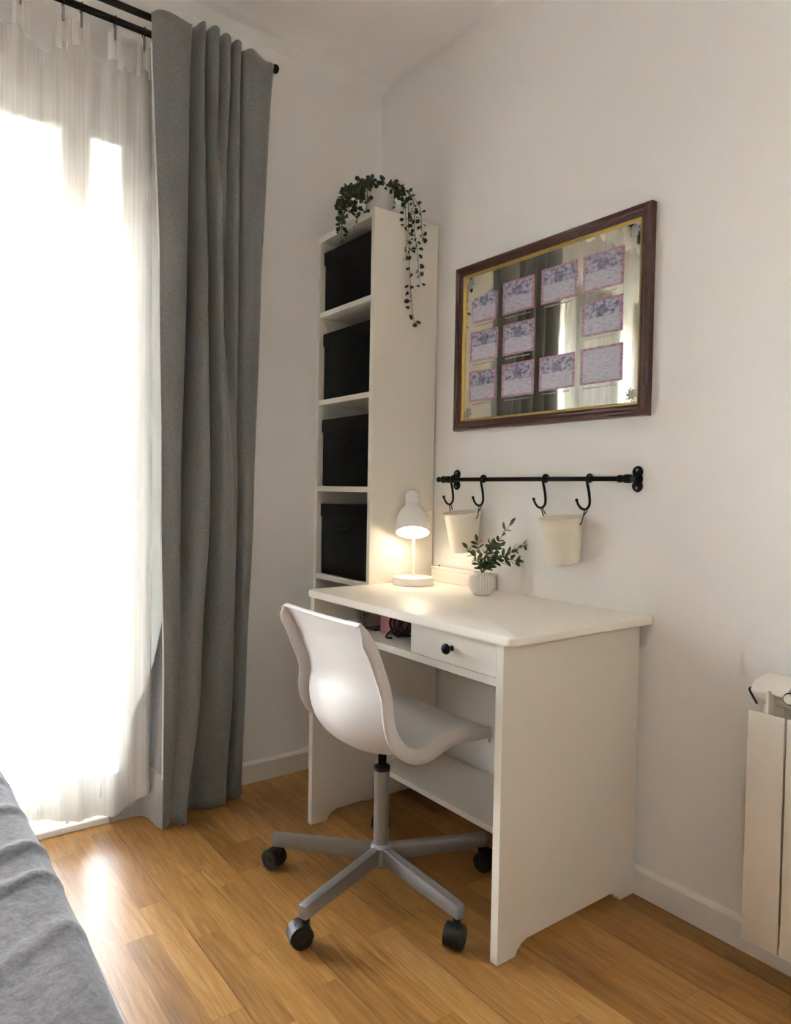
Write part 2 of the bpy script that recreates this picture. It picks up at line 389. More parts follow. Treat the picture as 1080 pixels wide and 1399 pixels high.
# roller shutter, partly lowered outside the glass
b = NB()
for k in range(8): bx(b, -.16, -.148, OY0+.01, OY1-.01, 1.962+k*.042, 2.006+k*.042, .004)
t = obj('roller_shutter', b, M_shut); t['kind'] = 'structure'
t.name = 'window_2'

# ================================================================ OUTSIDE
b = NB(); bx(b, -1.45, -.25, -4.4, 2, -.14, -.02); o = struct('trim_3', b, M_terr)
t = thing('balcony_parapet', 'low white balcony parapet seen faintly through the sheer curtain', 'parapet', (-1.4, -1.2, -.02))
b = NB(); bx(b, -1.45, -1.37, -4.4, 2, -.02, .5); obj('wall_panel', b, M_fac2, t)
b = NB(); bx(b, -1.47, -1.35, -4.4, 2, 1.0, 1.05, .01); obj('handrail', b, M_fac2, t)
for k in range(9):
    b = NB(); bx(b, -1.43, -1.39, -4.3+k*.78, -4.26+k*.78, .5, 1.0); obj('post', b, M_fac2, t)
t = thing('apartment_building', 'peach rendered building across the street beyond the window', 'building', (-9, 0, -6))
b = NB(); bx(b, -14, -8, -12, 12, -6, 3.2); obj('facade', b, M_fac, t)
b = NB(); bx(b, -14.2, -7.8, -12.2, 12.2, 3.2, 3.5); obj('cornice', b, M_fac2, t)
for k in range(7):
    for z in (-2.2, .9):
        b = NB(); bx(b, -8.02, -7.93, -9+k*3, -7.7+k*3, z-.8, z+.9); f = obj('window', b, M_fac2, t)
        b = NB(); bx(b, -7.94, -7.91, -8.9+k*3, -7.8+k*3, z-.7, z+.8); obj('pane', b, M_pane, f)
b = NB(); bx(b, -8, -7.2, -12, 12, -.75, -.6); obj('balcony_slab', b, M_fac2, t)
b = NB(); bx(b, -30, -1.5, -30, 30, -6.1, -6.0); struct('ground', b, M_terr)

# ================================================================ BOOKCASE
SX0, SX1, SY0, SY1, SH = .004, .3766, -.287, -.008, 2.025
t = thing('bookcase', 'tall narrow white bookcase standing in the corner behind the desk', 'bookcase', ((SX0+SX1)/2, (SY0+SY1)/2, 0))
T = .018
b = NB(); bx(b, SX0, SX0+T, SY0, SY1, 0, SH, .001); obj('side_panel', b, M_lam, t)
b = NB(); bx(b, SX1-T, SX1, SY0, SY1, 0, SH, .001); obj('side_panel', b, M_lam, t)
b = NB(); bx(b, SX0+T, SX1-T, SY0, SY1, SH-.028, SH-.004, .001); obj('top_board', b, M_lam, t)
for z in (1.735, 1.407, 1.083, .752, .41, .08):
    b = NB(); bx(b, SX0+T, SX1-T, SY0+.002, SY1-.004, z-.019, z, .001); obj('shelf', b, M_lam, t)
b = NB(); bx(b, SX0+T, SX1-T, SY0+.02, SY0+.03, 0, .062); obj('plinth', b, M_lam, t)
b = NB(); bx(b, SX0+T, SX1-T, SY1-.005, SY1-.001, .06, SH-.028); obj('back_panel', b, M_lam, t)
# black storage boxes
where = ['black fabric storage box on the top shelf of the bookcase, under the trailing plant',
         'black fabric storage box on the second shelf down in the bookcase',
         'black fabric storage box on the third shelf down in the bookcase',
         'black fabric storage box on the shelf just above desk height',
         'black box in the lowest bookcase compartment, mostly hidden behind the desk']
for i, (z, h) in enumerate(((1.735, .225), (1.407, .25), (1.083, .252), (.752, .265), (.41, .27))):
    s = thing('storage_box', where[i], 'box', (.19, -.15, z), 'black boxes in the bookcase')
    x0, x1, y0, y1 = .032, .352, -.272, -.025
    b = NB(); bx(b, x0, x1, y0, y1, z+.001, z+h-.045, .006); obj('box_body', b, M_box, s, True)
    b = NB(); bx(b, x0-.003, x1+.003, y0-.004, y1+.002, z+h-.05, z+h, .006); obj('lid', b, M_box, s, True)
    b = NB(); tube(b, smoothpts([(.145, y0-.002, z+h-.085), (.15, y0-.008, z+h-.09), (.19, y0-.01, z+h-.093), (.23, y0-.008, z+h-.09), (.235, y0-.002, z+h-.085)]), .006, 6); obj('handle', b, M_box, s, True)

# ================================================================ DESK
t = thing('desk', 'white laminate desk with one drawer, standing against the wall beside the bookcase', 'desk', (.83, -.27, 0))
DX0, DX1, DY, DZ = .378, 1.278, -.531, .75
b = NB()
poly = []
R_ = .02
for k in range(7):
    a = pi/2*k/6; poly.append((DX1-R_+R_*math.sin(a), DY+R_-R_*math.cos(a), 0))
poly += [(DX1, -.002, 0), (DX0, -.002, 0)]
for k in range(7):
    a = pi/2*k/6; poly.append((DX0+R_-R_*math.cos(a), DY+R_-R_*math.sin(a), 0))
prism(b, [(x, y, DZ-.022) for x, y, _ in poly], (0, 0, .022))
es = [e for e in b.edges if abs(e.verts[0].co.z-e.verts[1].co.z) < 1e-6]
bmesh.ops.bevel(b, geom=es, offset=.006, segments=3, affect='EDGES', profile=.5)
obj('tabletop', b, M_top, t, True, 50)
def side(x0, x1):
    b = NB()
    prof = [(-.5265, 0), (-.468, 0), (-.462, .012), (-.447, .024), (-.43, .03), (-.112, .03), (-.1, .026), (-.092, .014), (-.08, .012), (-.074, 0), (-.0165, 0), (-.0165, DZ-.022), (-.5265, DZ-.022)]
    prism(b, [(x0, y, z) for y, z in prof], (x1-x0, 0, 0)); obj('side_panel', b, M_lam, t)
side(.400, .421); side(1.2285, 1.2505)
XA, XB = .421, 1.2285
b = NB(); bx(b, XA, XB, -.514, -.02, .626, .645, .001); obj('cubby_shelf', b, M_lam, t)
b = NB(); bx(b, XA, XB, -.026, -.017, .645, .728); obj('back_rail', b, M_lam, t)
b = NB(); bx(b, .893, .907, -.508, -.026, .645, .728); obj('divider', b, M_lam, t)
b = NB(); bx(b, XA, XB, -.275, -.018, .124, .142, .001); obj('foot_shelf', b, M_lam, t)
d = bpy.data.objects.new('drawer', None)
b = NB(); bx(b, .9085, 1.2185, -.518, -.5, .6475, .7265, .0015); bx(b, .93, 1.2, -.5, -.12, .655, .71); d = obj('drawer', b, M_lam, t)
b = NB(); lathe(b, [(0, 0), (.007, 0), (.0065, .004), (.005, .01), (.006, .014), (.0125, .017), (.0135, .021), (.011, .026), (.004, .0285), (0, .029)], (1.068, -.518, .688), (0, -1, 0), 28); obj('knob', b, M_black, d, True, 60)
b = NB(); cyl(b, (.4215, -.46, .713), (.427, -.46, .713), .003); obj('screw_cap', b, M_dark, t)

# things in the open cubby
b = NB()
bx(b, .560, .632, -.44, -.35, .6465, .695, .006); o = tag(obj('clear_plastic_box', b, M_clear, None, True), 'clear plastic packet lying in the open desk compartment', 'box')
t = thing('small_pink_box', 'small pinkish box in the desk compartment beside the black cables', 'box', (.67, -.38, .645))
b = NB(); bx(b, .645, .700, -.43, -.33, .6465, .700, .002); obj('box_body', b, M_red, t)
b = NB()
for k in range(6):
    c = Vector((.762+.004*k, -.445+.005*k, .687)); rr = .031-.002*(k % 3); pts = []
    for i in range(25):
        a = 2*pi*i/24; pts.append(c+Vector((.009*math.sin(a*2+k), rr*1.1*math.cos(a), rr*math.sin(a))))
    tube(b, pts, .0032, 6)
tube(b, smoothpts([(.76, -.465, .68), (.75, -.478, .665), (.738, -.475, .652), (.745, -.46, .6492)]), .0032, 6)
tag(obj('cable_bundle', b, M_cord, None, True), 'coiled black cables in the desk compartment next to the drawer', 'cable')
b = NB(); 
for k in range(3):
    tube(b, smoothpts([(.50+.015*k, -.40, .648), (.51+.012*k, -.41, .675), (.495+.015*k, -.425, .71), (.52+.01*k, -.43, .68), (.54, -.435, .65)]), .0018, 6)
tag(obj('clear_wrapper', b, M_clear, None, True), 'crumpled clear plastic strip in the desk compartment, left of the packet', 'wrapper')

# white box strip along the wall on the desktop
t = thing('cable_trunking', 'low white box strip on the desktop along the wall, left of the vase', 'cable box', (.55, -.018, .75))
b = NB(); bx(b, .402, .70, -.033, -.003, .7505, .795, .002); obj('trunking_body', b, M_trim, t)
b = NB(); bx(b, .400, .702, -.035, -.003, .795, .805, .002); obj('trunking_lid', b, M_trim, t)
b = NB(); cyl(b, (.43, -.02, .805), (.43, -.02, .808), .003); obj('screw', b, M_dark, t)

# ================================================================ OFFICE CHAIR
HX, HY = .835, -.553
t = thing('swivel_chair', 'white moulded plastic swivel chair with grey five-star base, pushed up to the desk', 'chair', (HX, HY, 0))
# shell : profile at the side edges (y,z) from top of back to front of seat
prof = [(-.757, .762), (-.741, .738), (-.718, .700), (-.699, .655), (-.681, .612), (-.673, .575), (-.673, .545), (-.668, .512), (-.655, .484), (-.634, .461), (-.607, .447), (-.580, .444), (-.552, .452), (-.522, .463), (-.490, .470), (-.45, .471), (-.40, .464), (-.362, .455)]
pp = [Vector((0, y, z)) for y, z in prof]; pp = smoothpts(pp, 3); n_ = len(pp)
def shell_rows():
    rows = []; NU = 30; CX = .845
    for i, p in enumerate(pp):
        s = i/(n_-1)
        d = (pp[min(i+1, n_-1)]-pp[max(i-1, 0)]).normalized(); nrm = Vector((0, d.z, -d.y))       # points back / down
        nrm = -nrm if nrm.dot(Vector((0, -1, -1))) < 0 else nrm
        hw = .188+.012*math.sin(min(1, s*1.6)*pi/2)
        hw *= 1-.035*math.exp(-((s-.27)/.1)**2)
        if s < .035: hw -= .012*(1-s/.035)
        bulge = .012+.050*math.exp(-((s-.46)/.20)**2)
        if s < .12: bulge *= .3+.7*s/.12
        if s > .8: bulge = .013*(1-(s-.8)/.2*.8)
        fl = .033
        if s < .07: fl = .008+.025*s/.07
        if s > .93: fl = .033-.008*(s-.93)/.07
        row = []
        e = Vector((CX, p.y, p.z))
        for fr in (1.0, .5, .12, .03): row.append(e+Vector((-hw-.004*fr, 0, 0))+nrm*fl*fr)
        for k in range(NU+1):
            u = -1+2*k/NU; ww = (1-abs(u)**2.4)
            row.append(e+Vector((u*(hw-.002), 0, 0))+nrm*bulge*ww-nrm*(.0035 if abs(u) > .97 else 0)*0)
        for fr in (.03, .12, .5, 1.0): row.append(e+Vector((hw+.004*fr, 0, 0))+nrm*fl*fr)
        rows.append(row)
    return rows
rows = shell_rows()
# folded lip at the top of the back and at the front of the seat
top = [p+Vector((0, -.010, -.004)) for p in rows[0]]; fr = [p+Vector((0, .003, -.012)) for p in rows[-1]]
b = NB(); grid(b, [top]+rows+[fr])
shell = obj('seat_shell', b, M_shell, t, True, 40)
sm = shell.modifiers.new('solid', 'SOLIDIFY'); sm.thickness = .005; sm.offset = 0
# mounting plate, lever
b = NB(); bx(b, HX-.055, HX+.055, HY-.03, HY+.09, .392, .40, .003); bx(b, HX-.028, HX+.028, HY-.028, HY+.05, .374, .394, .004); obj('mounting_plate', b, M_grey, t)
b = NB(); tube(b, smoothpts([(HX+.02, HY, .382), (HX+.05, HY+.01, .377), (HX+.08, HY+.012, .366), (HX+.105, HY+.015, .372)]), .0045, 8); obj('lever', b, M_grey, t, True)
# gas column
b = NB(); lathe(b, [(0, .10), (.0205, .10), (.0205, .322), (.019, .324), (0, .324)], (HX, HY, 0), seg=32); obj('column', b, M_grey, t, True)
b = NB(); lathe(b, [(0, .320), (.0215, .320), (.0225, .324), (.0215, .331), (.015, .334), (0, .334)], (HX, HY, 0), seg=32); obj('collar', b, M_blackp, t, True)
b = NB(); lathe(b, [(0, .335), (.0115, .335), (.0115, .385), (0, .385)], (HX, HY, 0), seg=24); obj('gas_lift', b, M_gas, t, True)
b = NB(); lathe(b, [(0, .062), (.024, .062), (.029, .068), (.029, .114), (.023, .122), (0, .122)], (HX, HY, 0), seg=32); obj('hub', b, M_grey, t, True)
sw = [200, 255, 300, 20, 120]
for k in range(5):
    a = math.radians(217+72*k); d = Vector((math.cos(a), math.sin(a), 0)); p = Vector((-d.y, d.x, 0)); c = Vector((HX, HY, 0))
    b = NB()
    secs = []
    for r, zt, zb, hw in ((.018, .116, .072, .0125), (.30, .101, .066, .0125), (.317, .099, .066, .0125)):
        secs.append([c+d*r+p*hw*sx+Vector((0, 0, z)) for sx, z in ((-1, zb), (1, zb), (1, zt), (-1, zt))])
    V = [[b.verts.new(q) for q in s_] for s_ in secs]
    for A, B in zip(V, V[1:]):
        for i in range(4): b.faces.new((A[i], A[(i+1) % 4], B[(i+1) % 4], B[i]))
    b.faces.new(V[0]); b.faces.new(V[-1][::-1])
    bmesh.ops.bevel(b, geom=[e for e in b.edges], offset=.004, segments=2, affect='EDGES', profile=.5)
    obj('base_leg', b, M_grey, t, True)
    cc = c+d*.302
    q = math.radians(sw[k]); e = Vector((math.cos(q), math.sin(q), 0)); ax = Vector((-e.y, e.x, 0)); wc = cc+e*.014+Vector((0, 0, .0275))
    b = NB(); cyl(b, cc+Vector((0, 0, .045)), cc+Vector((0, 0, .068)), .0095)
    # hood over the wheels
    seg = 14; prev = None
    for i in range(seg+1):
        an = math.radians(-15+200*i/seg); pnt = wc+e*(.0285*-math.cos(an))*-1+Vector((0, 0, .0285*math.sin(an)))
        pr = [b.verts.new(pnt+ax*s*.021) for s in (-1, 1)]+[b.verts.new(wc+(pnt-wc)*.8+ax*s*.021) for s in (1, -1)]
        if prev:
            for j in range(4): b.faces.new((prev[j], prev[(j+1) % 4], pr[(j+1) % 4], pr[j]))
        else: b.faces.new(pr)
        prev = pr
    b.faces.new(prev[::-1])
    obx(b, Matrix.Translation(wc+Vector((0, 0, .006))) @ Matrix((e, ax, Vector((0, 0, 1)))).transposed().to_4x4(), (.03, .012, .04), .002)
    cs = obj('caster', b, M_blackp, t, True)
    for s in (-1, 1):
        b = NB(); lathe(b, [(0, .004), (.022, .004), (.0265, .006), (.0272, .010), (.0272, .018), (.0255, .0225), (.019, .0235), (.017, .022), (.008, .022), (.006, .024), (0, .024)], wc, ax*s, 28); obj('wheel', b, M_blackp, cs, True)

# ================================================================ DESK LAMP
LX, LY = .452, -.155
t = thing('desk_lamp', 'white metal desk lamp, switched on, standing on the desk beside the bookcase', 'lamp', (LX, LY, .75))
b = NB(); lathe(b, [(0, .7505), (.069, .7505), (.0705, .753), (.0705, .772), (.069, .776), (.066, .7775), (0, .7785)], (LX, LY, 0), seg=56); obj('base', b, M_lamp, t, True, 40)
b = NB(); lathe(b, [(0, .776), (.006, .776), (.0048, .785), (.0048, .985), (0, .985)], (LX, LY, 0), seg=20); obj('pole', b, M_lamp, t, True)
tc_ = Vector((.80, -.60, 0)); th = math.radians(25); ax = -(Vector((0, 0, -1))*math.cos(th)+tc_*math.sin(th))
C0 = Vector((.462, -.168, .929))
b = NB()
outer = [(.0575, 0), (.0575, .022), (.0565, .040), (.053, .058), (.046, .075), (.036, .089), (.0285, .097), (.0265, .100), (.0262, .108), (.0262, .142), (.0235, .150), (.014, .1555), (0, .157)]
inner = [(0, .098), (.024, .097), (.033, .087), (.043, .073), (.050, .057), (.0535, .040), (.0550, .022), (.0552, 0)]
lathe(b, outer[::-1]+inner[::-1], C0, ax, 48)
obj('lamp_shade', b, M_lamp, t, True, 50)
M_bulb = emis('lit bulb', (1.0, .88, .70), 3)
b = NB(); lathe(b, [(0, .006), (.011, .008), (.020, .015), (.0235, .027), (.021, .040), (.013, .055), (.012, .075), (.012, .095), (0, .095)], C0, ax, 28); obj('bulb', b, M_bulb, t, True)
b = NB(); pv = C0+ax*.075; sdv = ax.cross(tc_).normalized(); cyl(b, pv-sdv*.062+tc_*-.0, pv+sdv*.062, .0035, seg=12); 
tube(b, [pv+sdv*.055, pv+sdv*.066], .006, 10); obj('pivot', b, M_lamp, t, True)
ld = bpy.data.lights.new('lamp_bulb_light', 'POINT'); ld.energy = .34; ld.color = (1, .82, .6); ld.shadow_soft_size = .04
lo = bpy.data.objects.new('lamp_bulb_light', ld); COL.objects.link(lo); lo.location = C0+ax*.012; lo.rotation_euler = (-ax).to_track_quat('-Z', 'Y').to_euler()

# ================================================================ VASE WITH EUCALYPTUS
def leaf(b, p, d, nrm, L, Wd, fold=.15, bend=.15):
    d = Vector(d).normalized(); s = d.cross(nrm)
    if s.length < 1e-3: s = d.cross(Vector((1, 0, .3)))
    s.normalize(); n_ = s.cross(d).normalized(); p = Vector(p)
    prof_ = [(0, .0), (.15, .55), (.4, 1), (.65, .95), (.85, .6), (1, 0)]
    mid = [p+d*L*u+n_*(-bend*L*u*u) for u, _ in prof_]
    mv = [b.verts.new(m) for m in mid]
    for sg in (-1, 1):
        ev = [b.verts.new(mid[i]+s*sg*Wd*.5*prof_[i][1]+n_*fold*Wd*prof_[i][1]) for i in range(1, 5)]
        b.faces.new((mv[0], mv[1], ev[0]))
        for i in range(3): b.faces.new((mv[i+1], mv[i+2], ev[i+1], ev[i]))
        b.faces.new((mv[4], mv[5], ev[3]))
VX, VY = .752, -.118
t = thing('vase_of_greenery', 'small fluted white vase with green leafy sprigs standing on the desk', 'vase', (VX, VY, .75))
def fl(h): return 1.0 if .006 < h < .060 else .15
vp = [(0, .0005), (.024, .0005), (.027, .002), (.033, .010), (.038, .020), (.0405, .032), (.040, .044), (.036, .056), (.031, .064), (.029, .069), (.028, .071), (.026, .069), (.027, .062), (.025, .05), (0, .045)]
b = NB(); lathe(b, vp, (VX, VY, .75), seg=208, flute=(26, .11, fl)); obj('vase_body', b, M_cer, t, True, 60)
right = rt; 
def spray(parent, base, tips, leafm, L, Wd, gap, r=.0012):
    for tip, sag in tips:
        tip = Vector(tip); base = Vector(base)
        mid = (base+tip)/2+Vector((0, 0, sag))
        pts = smoothpts([base, base+(mid-base)*.5+Vector((0, 0, sag*.4)), mid, mid+(tip-mid)*.5+Vector((0, 0, sag*.2)), tip], 6)
        b = NB(); tube(b, pts, r, 5, .6); st = obj('sprig', b, M_stem, parent, True)
        b = NB(); tot = 0
        for i in range(1, len(pts)):
            tot += (pts[i]-pts[i-1]).length
            if tot > gap:
                tot = 0; dd = (pts[i]-pts[i-1]).normalized(); sd_ = dd.cross(Vector((random.uniform(-1, 1), random.uniform(-1, 1), random.uniform(-.3, .6)))).normalized()
                for sg in (-1, 1):
                    leaf(b, pts[i], dd*.7+sd_*sg, Vector((random.uniform(-1, 1), random.uniform(-1, .2), random.uniform(0, 1))).normalized(), L*random.uniform(.75, 1.15), Wd*random.uniform(.8, 1.2))
        leaf(b, pts[-1], pts[-1]-pts[-2], Vector((.5, -.6, .5)), L, Wd)
        obj('leaves', b, leafm, st, True)
B0 = (VX, VY, .815)
def off(r, f, z): return Vector((VX, VY, 0))+right*r+Vector((fw.x, fw.y, 0)).normalized()*f+Vector((0, 0, z))
spray(t, B0, [(off(.085, .0, .972), .012), (off(.135, .01, .905), .016), (off(.10, -.03, .862), .02), (off(-.045, .01, .893), .01), (off(-.018, -.01, .915), .006), (off(.03, .02, .905), .01), (off(.06, .03, .900), .01),
              (off(.085, -.02, .885), .01), (off(-.03, -.03, .875), .01), (off(.04, -.03, .868), .012), (off(.015, .0, .885), .008)], M_leaf2, .026, .011, .014)

# ================================================================ HOOK RAIL
RYL, RZ = -.045, 1.1125
t = thing('hook_rail', 'black iron rail mounted on the wall above the desk, under the framed mirror', 'rail', (.85, -.005, RZ))
b = NB(); cyl(b, (.50, RYL, RZ), (1.222, RYL, RZ), .0068, seg=20); obj('rail_bar', b, M_black, t, True)
b = NB(); lathe(b, [(0, 0), (.0075, 0), (.0085, .006), (.006, .010), (.0115, .017), (.013, .024), (.0115, .031), (.006, .037), (.0055, .040), (.0095, .047), (.0095, .053), (.005, .058), (0, .059)], (.500, RYL, RZ), (-1, 0, 0), 24); obj('finial', b, M_black, t, True, 60)
for X in (.497, 1.222):
    b = NB()
    lathe(b, [(0, 0), (.013, 0), (.013, .004), (.009, .006), (.0065, .02), (.0075, .04), (0, .04)], (X, -.001, RZ), (0, -1, 0), 20)
    lathe(b, [(0, -.012), (.0105, -.012), (.012, -.008), (.012, .008), (.0105, .012), (0, .012)], (X, RYL, RZ), (1, 0, 0), 24)
    if X > 1: lathe(b, [(0, 0), (.0095, 0), (.011, .004), (.0095, .012), (.0085, .018), (0, .018)], (X-.03, RYL, RZ), (1, 0, 0), 20)
    br = obj('bracket', b, M_black, t, True, 50)
    b = NB()
    for dz in (-.019, 0, .019): lathe(b, [(0, 0), (.0155, 0), (.0165, .002), (.015, .005), (0, .006)], (X, -.0005, RZ+dz), (0, -1, 0), 24)
    obj('wall_plate', b, M_black, br, True, 50)
    for dz in (-.024, .024):
        b = NB(); lathe(b, [(0, .005), (.004, .005), (.0035, .0075), (0, .008)], (X, 0, RZ+dz), (0, -1, 0), 12); obj('screw', b, M_grey, br, True)
hl = ['black S-shaped hook on the rail at the left wall plate, leftmost of four', 'black hook second from the left, holding the right side of the left bucket',
      'black hook third from the left, above the left rim of the right bucket', 'black hook on the rail, rightmost of four, nearest the right wall plate']
hx = [.527, .674, .938, 1.098]
def hook_bm():
    b = NB()
    pts = []
    for i in range(9):
        a = math.radians(-80+230*i/8)
        pts.append(Vector((0.0, RYL-.0105*math.cos(a)*-1*-1, RZ+.0105*math.sin(a))))
    pts = [Vector((0, RYL+.010, RZ-.004)), Vector((0, RYL+.0105, RZ+.004)), Vector((0, RYL+.004, RZ+.011)), Vector((0, RYL-.006, RZ+.0105)), Vector((0, RYL-.0115, RZ+.003)), Vector((.0, RYL-.0105, RZ-.012)),
           Vector((.004, RYL-.008, RZ-.035)), Vector((.008, RYL-.008, RZ-.06)), Vector((.006, RYL-.008, RZ-.075)), Vector((-.004, RYL-.009, RZ-.085)), Vector((-.017, RYL-.012, RZ-.083)), Vector((-.026, RYL-.015, RZ-.072)), Vector((-.029, RYL-.017, RZ-.062))]
    tube(b, smoothpts(pts, 5), .0043, 8, .8)
    lathe(b, [(0, -.0045), (.0035, -.004), (.005, 0), (.0035, .004), (0, .0045)], (-.0295, RYL-.0175, RZ-.060), (0, 0, 1), 12)
    lathe(b, [(0, -.004), (.0105, -.004), (.012, 0), (.0105, .004), (0, .004)], (0, RYL, RZ), (1, 0, 0), 20)
    return b
b0 = hook_bm(); hm = bpy.data.meshes.new('hook'); bmesh.ops.recalc_face_normals(b0, faces=b0.faces[:]); b0.to_mesh(hm); b0.free(); hm.materials.append(M_black)
for f in hm.polygons: f.use_smooth = True
for k, X in enumerate(hx):
    o = bpy.data.objects.new('hook', hm); COL.objects.link(o); o.location = (X, 0, 0)
    tag(o, hl[k], 'hook', 'black hooks on the rail')
for k, (bxx, byy, lab, gl) in enumerate(((.603, -.072, 'off-white metal bucket hanging nearer the lamp, on the left pair of hooks', (0, 1)), (1.022, -.072, 'off-white metal bucket hanging farther from the lamp, on the right pair of hooks', (2, 3)))):
    t = thing('hanging_bucket', lab, 'bucket', (bxx, byy, .87), 'buckets hanging from the rail')
    z0, z1 = .872, 1.0
    b = NB(); prf = [(0, z0), (.0445, z0), (.046, z0+.003), (.0475, z0+.02), (.056, z1-.032), (.0575, z1-.030), (.0572, z1-.026), (.0615, z1-.003), (.0635, z1-.001), (.0645, z1+.001), (.063, z1+.003), (.060, z1), (.0455, z0+.006), (0, z0+.005)]
    lathe(b, prf, (bxx, byy, 0), seg=48); bmesh.ops.rotate(b, verts=b.verts[:], cent=(bxx, byy, z1), matrix=Matrix.Rotation(math.radians(7), 3, 'X')); obj('bucket_body', b, M_buck, t, True, 50)
    for g, s in zip(gl, (-1, 1)):
        hk = Vector((hx[g]-.004, RYL-.009, RZ-.087)); lug = Vector((bxx+s*.061, byy+.008, z1-.008))
        b = NB(); pts = smoothpts([lug+Vector((0, 0, -.008)), lug+Vector((s*.006, 0, 0)), (lug+hk)/2+Vector((s*.003, -.002, 0)), hk+Vector((0, -.004, .001)), hk+Vector((0, .002, .004)), hk+Vector((0, .005, -.003)), (lug+hk)/2+Vector((-s*.002, .004, 0))], 5); tube(b, pts, .0016, 6)
        obj('hanger', b, M_black, t, True)

# ================================================================ FRAMED MIRROR WITH CARDS
t = thing('framed_mirror', 'wide mahogany-framed mirror with rows of printed cards, hanging above the desk', 'mirror', (.873, 0, 1.28))
FX0, FX1, FZ0, FZ1 = .4935, 1.2565, 1.2805, 1.8395
def mould(prof, m, name, parent):
    """prof: list of (inset from outer edge, distance from wall)"""
    b = NB(); cs = [(FX0, FZ0, 1, 1), (FX1, FZ0, -1, 1), (FX1, FZ1, -1, -1), (FX0, FZ1, 1, -1)]
    R = [[b.verts.new((x+sx*i, -d, z+sz*i)) for i, d in prof] for x, z, sx, sz in cs]
    for k in range(4):
        A, B = R[k], R[(k+1) % 4]
        for j in range(len(prof)-1): b.faces.new((A[j], A[j+1], B[j+1], B[j]))
    return obj(name, b, m, parent, True, 25)
mould([(0, .001), (0, .020), (.003, .026), (.008, .029), (.013, .028), (.016, .0235), (.019, .022), (.024, .023), (.028, .0205), (.0315, .0175), (.0315, .001)], M_frame, 'frame', t)
mould([(.0315, .001), (.0315, .0165), (.035, .0165), (.0385, .0125), (.0395, .010), (.0395, .001)], M_gold, 'gold_slip', t)
b = NB(); bx(b, FX0+.038, FX1-.038, -.008, -.004, FZ0+.038, FZ1-.038); obj('mirror_glass', b, M_mirror, t)
b = NB(); bx(b, FX0+.003, FX1-.003, -.004, -.0008, FZ0+.003, FZ1-.003); obj('backing', b, M_dark, t)
cards = [(1.036, 1.174, 1.646, 1.75), (1.036, 1.174, 1.52, 1.618), (1.034, 1.177, 1.383, 1.486), (.88, 1.016, 1.645, 1.75), (.879, 1.014, 1.382, 1.484), (.718, .852, 1.643, 1.746),
         (.722, .854, 1.512, 1.611), (.72, .857, 1.378, 1.484), (.572, .692, 1.641, 1.743), (.57, .698, 1.512, 1.612), (.568, .694, 1.378, 1.48)]
# the x positions above were measured on a plane .022 off the wall; the cards lie at .009
def shx(x): return x-.0105*(2.363-x)/1.65*0.9
M_cap = mat('caption ink', (168, 168, 160), .6)
for i, (x0, x1, z0, z1) in enumerate(cards):
    x0, x1 = shx(x0), shx(x1)
    b = NB()
    if i == 8:
        poly = [(x0+.01, z0), (x1-.004, z0), (x1, z0+.05), (x1+.002, z0+.085), (x1-.015, z0+.093), (x1-.03, z0+.100), (x0+.05, z0+.088), (x0+.02, z0+.085), (x0, z0+.072), (x0+.004, z0+.03)]
    else: poly = [(x0, z0), (x1, z0), (x1, z1), (x0, z1)]
    vs = [b.verts.new((x, -.0092, z)) for x, z in poly]; f = b.faces.new(vs)
    r = bmesh.ops.extrude_face_region(b, geom=[f]); bmesh.ops.translate(b, verts=[v for v in r['geom'] if isinstance(v, bmesh.types.BMVert)], vec=(0, .0011, 0))
    L = b.loops.layers.uv.verify()
    for f in b.faces:
        for lp in f.loops: lp[L].uv = ((lp.vert.co.x-x0)/(x1-x0), (lp.vert.co.z-z0)/(z1-z0))
    obj('printed_card', b, card_mat(i+1, i == 2), t)
    b = NB(); random.seed(i); xx = x0+.012
    while xx < x1-.02:
        w_ = random.uniform(.003, .010); bx(b, xx, xx+w_, -.0085, -.0081, z0-.0115, z0-.009); xx += w_+.002
    obj('caption', b, M_cap, t)
M_orn = mat('engraved ornament', (158, 160, 154), .5)
for X, Z in ((FX0+.058, FZ0+.06), (FX1-.058, FZ0+.06), (FX1-.058, FZ1-.06), (FX0+.058, FZ1-.06)):
    b = NB()
    for k in range(6):
        a = k*pi/3; leaf(b, (X, -.0085, Z), (math.cos(a), 0, math.sin(a)), Vector((0, -1, 0)), .017, .009, 0.0, 0)
        leaf(b, (X+.014*math.cos(a+.5), -.0085, Z+.014*math.sin(a+.5)), (math.cos(a+1.3), 0, math.sin(a+1.3)), Vector((0, -1, 0)), .008, .004, 0, 0)
    torus(b, (X, -.0083, Z), (0, 1, 0), .006, .0006, 16, 5)
    obj('corner_ornament', b, M_orn, t)

